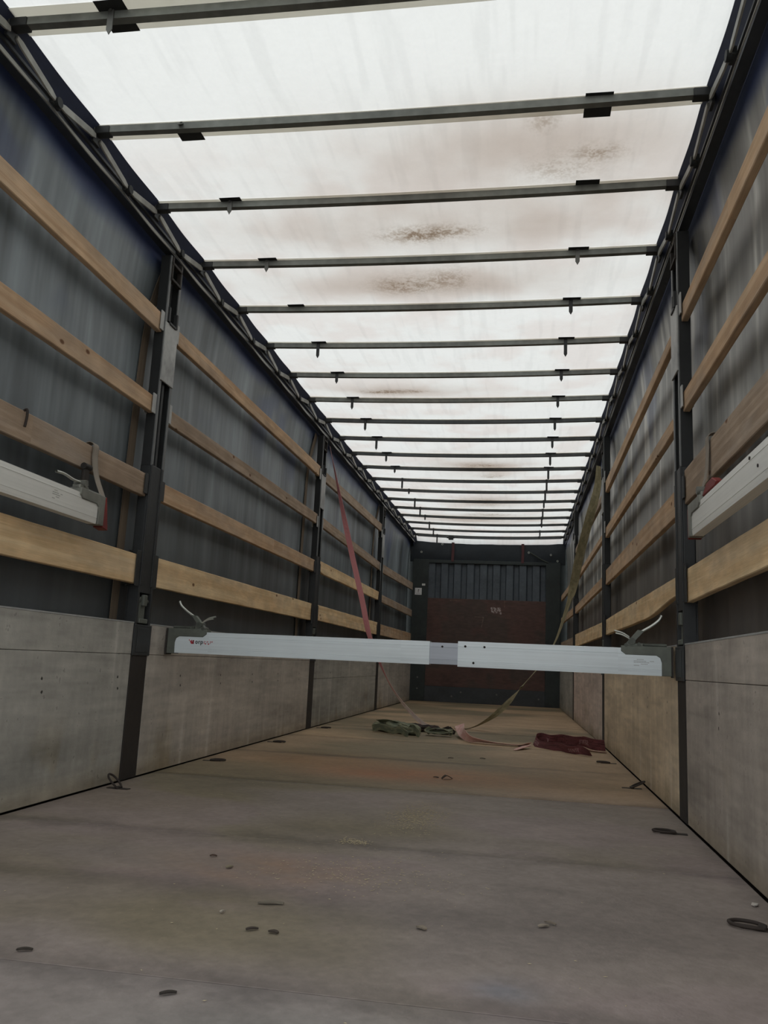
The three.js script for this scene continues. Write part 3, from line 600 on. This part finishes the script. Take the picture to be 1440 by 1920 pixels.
{
  const t = thing('load_bar', 'white aluminium load bar spanning the trailer between the two nearest posts', 'load bar', [0, 0.587, -0.2], -0.0826);
  mesh('bar_profile', barProfile(-1.19, 0.14, 0.004, 0.113, 0.044), M.alu, t, 'left outer profile of the bar');
  mesh('bar_profile', barProfile(0.275, 1.195, 0.0, 0.118, 0.048), M.alu, t, 'right outer profile of the bar');
  mesh('inner_sleeve', barProfile(0.12, 0.3, 0.008, 0.108, 0.036), M.sleeve, t, 'narrower grey middle sleeve');
  for (const [x, y] of [[0.31, 0.095], [0.4, 0.095], [0.35, 0.02]]) mesh('rivet', cyl(0.0055, 0.004, 'z', 8).translate(x, y, 0.0245), M.iron, t);
  mesh('rivet', cyl(0.005, 0.004, 'z', 8).translate(0.2, 0.09, 0.0185), M.iron, t);
  for (const s of [-1, 1]) {
    mesh('end_casting', [extrudeXY(lShape(s * 1.228, -s, 0, 0.116, 0.215, 0.028, 0.042), -0.027, 0.0265, 0.002)], M.cast, t);
    mesh('end_pad', cbox(Math.min(s * 1.228, s * 1.236), Math.max(s * 1.228, s * 1.236), -0.006, 0.128, -0.03, 0.03, 0.002), M.footSteel, t);
    const k = mesh('latch', [cbox(s * 1.07 - 0.04, s * 1.07 + 0.04, 0.12, 0.14, -0.02, 0.02, 0.005), cyl(0.016, 0.05, 'z', 12).translate(s * 1.06, 0.148, 0), cyl(0.009, 0.054, 'z', 8).translate(s * 1.09, 0.135, 0), cyl(0.009, 0.054, 'z', 8).translate(s * 1.035, 0.13, 0), cyl(0.007, 0.14, 'x', 8).translate(s * 1.14, 0.134, 0), extrudeXY([[s * 1.05 - 0.014, 0.14], [s * 1.05 + 0.014, 0.14], [s * 1.1 + 0.014, 0.195], [s * 1.1 - 0.014, 0.2]].sort(() => 0), -0.012, 0.012)], M.cast, t);
    mesh('lever', tube([V(s * 1.06, 0.155, 0), V(s * 1.1, 0.19, 0), V(s * 1.15, 0.222, 0), V(s * 1.182, 0.25, 0), V(s * 1.19, 0.268, 0)], 0.0058, 18, 8), M.lever, k);
    mesh('spring', [tube([V(s * 1.05, 0.16, 0.008), V(s * 1.02, 0.176, 0.008), V(s * 0.99, 0.183, 0.008)], 0.004, 8, 6), tube([V(s * 1.05, 0.168, -0.01), V(s * 1.02, 0.186, -0.01), V(s * 0.985, 0.195, -0.01)], 0.004, 8, 6)], M.lever, k);
  }
  const pl = (x0, x1, y0, y1, mat, n) => mesh('print', new THREE.PlaneGeometry(x1 - x0, y1 - y0).translate((x0 + x1) / 2, (y0 + y1) / 2, n), mat, t);
  pl(-1.12, -0.95, 0.04, 0.0825, logoPrint, 0.0223);
  pl(1.055, 1.165, 0.03, 0.08, smallPrint, 0.0243);
}
for (const s of [-1, 1]) {
  // bars stowed lengthwise, hung on a webbing loop from the third slat; local x runs along the wall towards the viewer
  const t = thing('load_bar', s < 0 ? 'aluminium load bar stowed along the left wall, red end, hung on a webbing loop' : 'aluminium load bar stowed along the right wall, hung on a webbing loop', 'load bar', [s * 1.2, 1.1, 0.6], s < 0 ? -Math.PI / 2 : -Math.PI / 2);
  // after the turn local x -> world +z, local z -> world -x
  const f = s < 0 ? -1 : 1; // side of the bar that faces the room in local z
  mesh('bar_profile', barProfile(0.05, 2.45, 0.0, 0.105, 0.042), M.aluWhite, t);
  mesh('end_casting', extrudeXY(lShape(0.0, 1, 0, 0.112, 0.2, 0.03, 0.045), -0.026, 0.026, 0.002), M.castLight, t);
  const k = mesh('latch', [cbox(0.13, 0.2, 0.118, 0.138, -0.018, 0.018, 0.005), cyl(0.015, 0.05, 'z', 12).translate(0.165, 0.146, 0), cyl(0.008, 0.12, 'x', 8).translate(0.07, 0.128, 0)], M.castLight, t);
  if (s < 0) {
    mesh('lever', tube([V(0.17, 0.15, 0), V(0.24, 0.146, f * 0.008), V(0.32, 0.152, f * 0.012), V(0.375, 0.148, f * 0.014)], 0.006, 16, 8), M.lever, k);
    mesh('red_pad', extrudeXY([[-0.05, -0.012], [-0.004, -0.005], [-0.004, 0.095], [-0.012, 0.125], [-0.018, 0.125]], -0.022, 0.022, 0.002), M.red, t, 'red end pad');
  } else {
    mesh('lever', merge([extrudeXY([[0.2, 0.118], [0.27, 0.15], [0.35, 0.152], [0.42, 0.125], [0.4, 0.115]], -0.014, 0.014, 0.003)]), M.red, k, 'red lever handle');
    mesh('red_pad', cbox(-0.018, -0.003, -0.004, 0.112, -0.024, 0.024, 0.003), M.red, t, 'thin red end pad');
  }
  const sm = new THREE.PlaneGeometry(0.09, 0.06); if (f < 0) sm.rotateY(Math.PI); sm.translate(0.36, 0.058, f * 0.0213);
  if (s < 0) mesh('print', sm, smallPrint, t);
  else for (const [x, y] of [[0.86, 0.09], [0.94, 0.05]]) mesh('rivet', cyl(0.005, 0.004, 'z', 8).translate(x, y, f * 0.0215), M.iron, t);
  // loop
  const z = s < 0 ? 0.6 : 0.63, yt = s < 0 ? 1.456 : 1.49, w = ribbon([V(s * 1.2865, yt - 0.06, z), V(s * 1.2855, yt - 0.006, z), V(s * 1.2655, yt + 0.004, z), V(s * 1.2455, yt - 0.006, z), V(s * 1.244, yt - 0.06, z), V(s * 1.235, 1.32, z - 0.01), V(s * 1.208, 1.245, z - 0.02), V(s * 1.2, 1.226, z - 0.02)], [V(0, 0, 1)], 0.045, 0.003, 60);
  const l = mesh('hanging_strap', w, M.greyWeb);
  setup(l, `pale webbing loop over the third slat, holding the stowed load bar on the ${s < 0 ? 'left' : 'right'}`, 'strap');
}
// dark ratchet behind the left loop
setup(mesh('strap_buckle', [cbox(-1.245, -1.225, 1.27, 1.345, 0.66, 0.7, 0.008), cyl(0.014, 0.05, 'z', 10).translate(-1.232, 1.335, 0.68), cbox(-1.24, -1.228, 1.225, 1.28, 0.67, 0.692, 0.004)], M.footSteel), 'small dark buckle beside the webbing loop on the left wall', 'buckle');

// ------------------------------------------------------------------ long straps and the heap on the floor
const webMap = (a, b, f = 1) => tex(512, 64, (u, v) => { const n = fbm(u * 24, v * 4, 4), w = 0.93 + 0.07 * Math.sin(v * Math.PI * 14); return mix3(a, b, ss(0.4, 0.65, n)).map((c) => c * w); }, true);
const pinkMap = tex(1024, 64, (u, v) => { const n = fbm(u * 90, v * 4, 4), w = 0.94 + 0.06 * Math.sin(v * Math.PI * 14); return mix3(mix3([236, 160, 164], [252, 236, 228], Math.max(ss(0.48, 0.62, u), 0.7 * ss(0.15, 0.02, u))), [220, 150, 152], 0.25 * ss(0.4, 0.65, n)).map((c) => c * w); });
pinkMap.repeat.set(1 / 3.5, 1);
const pinkMat = std(0xffffff, { map: pinkMap, roughness: 0.85, side: THREE.DoubleSide });
const paleMat = std(0xffffff, { map: webMap([236, 200, 190], [226, 176, 168]), roughness: 0.85, side: THREE.DoubleSide });
const oliveMat = std(0xffffff, { map: webMap([158, 148, 116], [136, 128, 98]), roughness: 0.9, side: THREE.DoubleSide });
const greenMat = std(0xffffff, { map: webMap([142, 143, 116], [114, 121, 102]), roughness: 0.9, side: THREE.DoubleSide });
const darkMat = std(0xffffff, { map: webMap([62, 48, 44], [44, 38, 36]), roughness: 0.9, side: THREE.DoubleSide });
const maroonMap = (() => {
  const c = document.createElement('canvas'); c.width = 1024; c.height = 64; const g = c.getContext('2d');
  g.fillStyle = '#6f3237'; g.fillRect(0, 0, 1024, 64);
  g.fillStyle = '#63383b'; g.fillRect(0, 0, 1024, 64);
  for (let i = 0; i < 300; i++) { g.fillStyle = i % 2 ? 'rgba(40,20,22,0.25)' : 'rgba(150,80,84,0.2)'; g.fillRect(LAT[i] * 1024, LAT[i + 400] * 64, 30 + 60 * LAT[i + 900], 4); }
  g.fillStyle = 'rgba(190,165,162,0.6)'; g.font = 'bold 38px sans-serif';
  g.fillText('SENTE', 520, 46); g.fillText('V', 840, 46);
  g.save(); g.translate(240, 0); g.scale(-1, 1); g.fillText('SENTE', 0, 46); g.restore();
  for (let i = 0; i < 60; i++) { g.fillStyle = 'rgba(70,38,41,0.7)'; g.fillRect(LAT[i + 50] * 1024, LAT[i + 700] * 64, 10, 5); }
  const t = new THREE.CanvasTexture(c); t.colorSpace = THREE.SRGBColorSpace; t.wrapS = THREE.RepeatWrapping; return t;
})();
const maroonMat = std(0xffffff, { map: maroonMap, roughness: 0.85, side: THREE.DoubleSide });
{
  const sx = (a) => V(Math.sin(a), 0, Math.cos(a));
  const pink = mesh('pink_strap', ribbon([V(-1.205, 2.53, -3.47), V(-1.196, 2.48, -3.48), V(-1.138, 2.204, -3.548), V(-1.05, 1.817, -3.616), V(-0.99, 1.555, -3.684), V(-0.88, 1.122, -3.752), V(-0.818, 0.836, -3.82), V(-0.718, 0.585, -3.888), V(-0.604, 0.363, -3.955), V(-0.457, 0.176, -4.023), V(-0.3, 0.04, -4.08), V(-0.2, 0.014, -4.11), V(-0.15, 0.01, -4.1)],
    [V(0.2, 0, 1), V(0.2, 0, 1), V(0.55, 0, 0.85), V(1, 0.1, 0.1), V(1, 0.1, 0), V(1, 0.2, 0), V(0.75, 0.1, 0.8), V(0.3, 0, 1), V(0.6, 0.3, 0.8), V(0.8, 0.5, 0.2), V(0.9, 0.6, 0), V(0.4, 0, 1)], (u) => (u < 0.12 ? 0.028 : u > 0.66 ? 0.042 : 0.05), 0.003, 90), pinkMat);
  setup(pink, 'faded pink webbing strap slanting down from the left post to the floor', 'strap');
  const olive = mesh('olive_strap', ribbon([V(1.205, 2.36, -3.47), V(1.2, 2.18, -3.544), V(1.147, 1.955, -3.62), V(1.098, 1.752, -3.697), V(1.058, 1.57, -3.774), V(1.022, 1.362, -3.851), V(0.952, 1.102, -3.928), V(0.863, 0.838, -4.005), V(0.748, 0.643, -4.082), V(0.607, 0.467, -4.158), V(0.463, 0.288, -4.235), V(0.292, 0.124, -4.312), V(0.09, 0.012, -4.389), V(-0.05, 0.006, -4.35)],
    [V(0.4, 0, 1), V(0.8, 0, 0.6), V(1, 0.2, 0), V(1, 0.2, 0), V(1, 0.2, 0.2), V(0.6, 0, 0.9), V(0.2, 0, 1), V(0.5, 0.5, 0.8), V(0.6, 0.8, 0.2), V(0.5, 0.8, 0.3), V(0.3, 0.3, 1), V(0.2, 0, 1)], (u) => (u < 0.42 ? 0.075 : 0.05), 0.003, 90), oliveMat);
  setup(olive, 'olive webbing strap slanting down from the right wall to the floor', 'strap');

  // green bundle: a strap folded to and fro
  const fold = (name, x0, z0, x1, z1, layers, w, h0, mat, seed, label, lift = 0.012) => {
    const r = rng(seed), pts = [], sd = [], dx = x1 - x0, dz = z1 - z0, px = -dz, pz = dx, l = Math.hypot(px, pz);
    for (let k = 0; k < layers; k++) {
      const yb = h0 + k * lift;
      for (const t of k % 2 ? [0.97, 0.7, 0.4, 0.03] : [0.03, 0.35, 0.7, 0.97]) {
        const j = (r() - 0.5) * 0.05;
        pts.push(V(x0 + dx * t + (px / l) * j, yb + 0.018 * r() + (t > 0.1 && t < 0.9 ? 0.012 * r() : 0), z0 + dz * t + (pz / l) * j)); sd.push(V(px / l + (r() - 0.5) * 0.5, (r() - 0.5) * 0.7, pz / l));
      }
    }
    const m = mesh(name, ribbon(pts, sd, w, 0.004, layers * 18), mat); setup(m, label, 'strap'); return m;
  };
  // thick bundles: creased, flattened rolls of webbing
  const roll = (a, b, r0, seed, squash) => grid(72, 40, (u, v) => {
    const t = u, th = v * Math.PI * 2, end = Math.sqrt(Math.max(0, 1 - Math.pow(Math.abs(2 * t - 1), 5)));
    const cr = fbm(u * 9 + seed, Math.cos(th) * 2.2 + seed, 3) - 0.5, fold_ = Math.abs(Math.sin(th * 3 + 5 * fbm(u * 3 + seed, 2, 2) + u * 6)) - 0.5;
    const r = r0 * end * (1 + 0.55 * cr + 0.22 * fold_ + 0.2 * Math.sin(u * 11 + seed));
    const dx = b.x - a.x, dz = b.z - a.z, l = Math.hypot(dx, dz), y = Math.max(0.003, r0 * squash * 0.9 + r * squash * Math.sin(th));
    return [a.x + dx * t - (dz / l) * r * 1.25 * Math.cos(th), y, a.z + dz * t + (dx / l) * r * 1.25 * Math.cos(th)];
  }, (u, v) => [u * 0.6, v * 2]);
  const bd = thing('strap_bundle', 'green strap rolled into a thick bundle, left end of the heap on the floor', 'strap');
  mesh('roll', roll(V(-0.71, 0, -3.72), V(-0.27, 0, -3.35), 0.062, 3, 0.75), greenMat, bd);
  mesh('loose_turn', ribbon([V(-0.66, 0.085, -3.6), V(-0.56, 0.1, -3.52), V(-0.46, 0.088, -3.5), V(-0.36, 0.08, -3.4), V(-0.29, 0.05, -3.28), V(-0.25, 0.012, -3.22)], [V(0.4, 0.3, 0.9), V(0.5, 0.1, 0.8), V(0.4, -0.2, 0.9), V(0.6, 0.2, 0.7)], 0.06, 0.004, 30), greenMat, bd);
  mesh('loose_turn', ribbon([V(-0.69, 0.03, -3.5), V(-0.6, 0.05, -3.42), V(-0.5, 0.03, -3.36), V(-0.42, 0.045, -3.28), V(-0.34, 0.012, -3.2)], [V(0.3, 0.8, 0.5), V(0.4, 0.7, 0.6)], 0.055, 0.004, 30), greenMat, bd);
  fold('loose_strap', -0.2, -3.46, 0.0, -3.42, 3, 0.075, 0.012, greenMat, 9, 'loose green strap end between the green bundle and the pink strap', 0.014);
  const db = thing('strap_bundle', 'dark brown strap crumpled behind the loose green strap', 'strap');
  mesh('roll', roll(V(-0.47, 0, -3.86), V(-0.13, 0, -3.78), 0.042, 11, 0.75), darkMat, db);
  const rb = thing('ratchet', 'dark ratchet buckle in the strap heap beside the pink strap', 'ratchet', [-0.06, 0, -3.66], 0.4);
  mesh('side_plate', [extrudeXY([[-0.06, 0.004], [0.06, 0.004], [0.07, 0.03], [0.02, 0.07], [-0.04, 0.05]], -0.03, -0.026), extrudeXY([[-0.06, 0.004], [0.06, 0.004], [0.07, 0.03], [0.02, 0.07], [-0.04, 0.05]], 0.026, 0.03)], M.iron, rb);
  mesh('spindle', cyl(0.014, 0.07, 'z', 10).translate(0.02, 0.045, 0), M.cast, rb);
  mesh('handle', cbox(-0.1, 0.0, 0.03, 0.045, -0.024, 0.024, 0.005), M.iron, rb);
  const p2 = mesh('pale_strap', ribbon([V(0.05, 0.09, -3.62), V(0.07, 0.075, -3.45), V(0.11, 0.05, -3.2), V(0.2, 0.03, -3.0), V(0.386, 0.014, -2.95), V(0.56, 0.01, -2.94), V(0.61, 0.014, -3.0), V(0.645, 0.018, -3.03)],
    [V(0.9, 0.3, 0.2), V(0.8, 0.6, 0.2), V(0.3, 0.8, 0.5), V(0.1, 0.5, 0.9), V(0, 0.2, 1), V(0, 0.15, 1), V(0.6, 0.4, 0.6), V(0.8, 0.4, 0.3)], (u) => 0.085 - 0.03 * u, 0.003, 50), paleMat);
  setup(p2, 'pale pink strap lying across the floor to the maroon strap', 'strap');
  const p3 = mesh('frayed_strap_end', ribbon([V(0.62, 0.02, -2.82), V(0.58, 0.014, -2.7), V(0.53, 0.005, -2.58)], [V(1, 0.2, 0.4), V(0.9, 0, 0.5)], (u) => 0.07 * (1 - 0.6 * u), 0.003, 12), paleMat);
  setup(p3, 'short frayed pale strap end pointing left of the maroon strap', 'strap');
  // maroon strap folded in two, flat side up
  const ma = mesh('maroon_strap', ribbon([V(1.06, 0.026, -2.47), V(1.0, 0.036, -2.53), V(0.93, 0.024, -2.62), V(0.86, 0.034, -2.72), V(0.77, 0.022, -2.86), V(0.7, 0.026, -3.0), V(0.685, 0.046, -3.09), V(0.73, 0.056, -3.14), V(0.8, 0.048, -3.1), V(0.88, 0.056, -3.13), V(0.98, 0.05, -3.05), V(1.05, 0.056, -3.06), V(1.12, 0.046, -2.98), V(1.205, 0.045, -2.94)],
    [V(0.2, 0.4, 0.9), V(0.2, 0.85, 0.4), V(0.2, 0.5, 0.85), V(0.3, 0.8, 0.5), V(0.4, 0.5, 0.6), V(0.5, 0.7, 0.2), V(0, 0.9, 0.3), V(0, 0.92, 0.2), V(0, 0.92, 0.5), V(0, 0.92, 0.25), V(0, 0.9, 0.55), V(0, 0.9, 0.3), V(0.1, 0.9, 0.4)], (u) => (u > 0.47 ? 0.088 : 0.06), 0.004, 130), maroonMat);
  const lining = mesh('pale_strap', ribbon([V(0.72, 0.012, -3.04), V(0.84, 0.02, -2.95), V(0.98, 0.012, -2.9), V(1.1, 0.008, -2.86), V(1.2, 0.004, -2.82)], [V(0, 0.5, 0.8), V(0, 0.3, 0.9), V(0, 0.1, 1)], 0.05, 0.003, 30), paleMat);
  setup(lining, 'pale strip showing between the two layers of the maroon strap', 'strap');
  setup(ma, 'maroon strap with white lettering, folded on the floor by the right wall', 'strap');
}

// ------------------------------------------------------------------ lashing rings let into the floor's edges
{
  const ringThing = (x, z, turn, up, label) => {
    const t = thing('lashing_ring', label, 'lashing ring', [x, 0, z], turn, 'lashing rings along the floor edges');
    t.scale.setScalar(0.72);
    mesh('seat', [cbox(-0.07, 0.07, -0.001, 0.003, -0.02, 0.02, 0.001), cbox(-0.014, 0.014, 0.0, 0.014, -0.024, 0.024, 0.005)], M.iron, t);
    const g = tube([V(-0.005, 0.008, 0.022), V(0.03, 0.01, 0.036), V(0.085, 0.01, 0.03), V(0.105, 0.01, 0), V(0.085, 0.01, -0.03), V(0.03, 0.01, -0.036), V(-0.005, 0.008, -0.022)], 0.0065, 28, 7);
    if (up) g.rotateZ(up);
    mesh('ring', g, M.iron, t);
  };
  ringThing(-1.15, 0.27, Math.PI * 0.98, 0.75, 'lashing ring standing up at the foot of the nearest left post');
  ringThing(-1.15, -0.86, 0.2, 0, 'flat lashing ring by the left wall, just beyond the nearest left post');
  ringThing(-1.15, -2.1, 0.1, 0, 'flat lashing ring by the left wall, midway to the middle left post');
  ringThing(-1.15, -3.56, 0.1, 0, 'flat lashing ring by the foot of the middle left post');
  ringThing(1.15, -0.9, 0, 0.45, 'lashing ring propped against the beige board on the right');
  ringThing(1.15, 0.34, Math.PI * 0.97, 0, 'flat lashing ring by the foot of the nearest right post');
  ringThing(1.15, 1.55, Math.PI * 0.9, 0, 'flat lashing ring at the right edge of the photo, nearest the viewer');
  ringThing(1.15, -2.1, Math.PI, 0, 'flat lashing ring in front of the maroon strap by the right wall');
}

// ------------------------------------------------------------------ litter
{
  const chip = (x, z, len, wd, turn, colour, label, curl = 0.002) => {
    const m = mesh('wood_chip', ribbon([V(-len / 2, 0.003, 0), V(-len / 6, 0.003 + curl, wd * 0.15), V(len / 6, 0.003 + curl * 0.7, -wd * 0.1), V(len / 2, 0.003, 0)], [V(0, 0, 1)], (u) => wd * (0.35 + 0.65 * Math.sin(Math.PI * clamp01(0.12 + 0.8 * u))), 0.003, 10), std(colour, { map: wearTile, roughness: 0.9 }));
    m.position.set(x, 0, z); m.rotation.y = turn; setup(m, label, 'wood chip', 'chips and splinters on the floor');
  };
  chip(-0.024, 1.725, 0.062, 0.016, 0.2, 0x8a8274, 'pale flat splinter, longest one in the left foreground');
  chip(-0.006, 1.929, 0.028, 0.01, 0.5, 0x4a4038, 'dark chip just below the longest pale splinter, left of a pair');
  chip(0.045, 1.935, 0.024, 0.012, -0.4, 0x4e443a, 'dark chip just below the longest pale splinter, right of a pair');
  chip(-0.388, 2.188, 0.03, 0.01, 0.3, 0x3f382f, 'dark chip at the left edge beside the nearest floor seam');
  chip(-0.035, 2.312, 0.03, 0.009, 0.5, 0x3a332c, 'thin dark splinter lowest in the left foreground');
  chip(0.354, 1.804, 0.026, 0.015, -0.7, 0xa39888, 'pale chip lying alone in the middle foreground');
  chip(0.645, 1.672, 0.03, 0.008, -0.6, 0x9a8f80, 'upper pale splinter of the pair right of the middle foreground');
  chip(0.628, 1.7, 0.028, 0.012, 0.5, 0xb0a595, 'lower pale splinter of the pair right of the middle foreground');
  chip(1.19, 1.325, 0.026, 0.017, 0.9, 0xd8d2ca, 'white scrap by the nearest right side board');
  chip(-0.326, 1.312, 0.02, 0.009, 0.1, 0x5a4436, 'reddish-brown chip in the left middle of the floor');
  chip(-0.237, 1.423, 0.022, 0.014, 0.8, 0xa49a80, 'pale crumb of wood below the reddish-brown chip');
  chip(0.19, -0.762, 0.06, 0.03, 0.4, 0x3c3028, 'curled dark bark piece in the rust-stained area', 0.016);
  chip(0.13, -0.79, 0.03, 0.014, -0.5, 0x42352c, 'small dark bark piece left of the curled one');
  chip(0.127, -1.778, 0.035, 0.014, 0.2, 0x4a3c32, 'dark chip in front of the strap heap, left one');
  chip(0.328, -1.871, 0.035, 0.014, -0.2, 0x4a3c32, 'dark chip in front of the strap heap, right one');
  chip(-0.11, 1.83, 0.014, 0.006, 0.9, 0xc9c2b4, 'tiny white sliver left of the longest pale splinter');
  // chaff: nobody could count it
  const r = rng(77), list = [], nrm = () => (r() + r() + r() - 1.5) * 0.9, base = new THREE.OctahedronGeometry(1, 0);
  const add = (x, z) => { const g = base.clone(); g.scale(0.0028 + 0.0028 * r(), 0.0009, 0.0012 + 0.0008 * r()); g.rotateY(r() * 6.3); g.translate(x, 0.0014, z); list.push(g); };
  for (let i = 0; i < 700; i++) add(0.17 + 0.12 * nrm(), 0.42 + 0.32 * nrm());
  for (let i = 0; i < 160; i++) add(0.03 + 0.06 * nrm(), 0.95 + 0.05 * nrm());
  for (let i = 0; i < 260; i++) add(0.12 + 0.3 * nrm(), 1.35 + 0.25 * nrm());
  for (let i = 0; i < 220; i++) add(-1.1 + 2.2 * r(), -2 + 4.6 * r());
  const m = mesh('grain_chaff', merge(list), std(0xa89c80, { roughness: 0.9 }));
  setup(m, 'pale grain chaff scattered over the middle of the floor', 'chaff', null, 'stuff');
}

renderer.render(scene, camera);
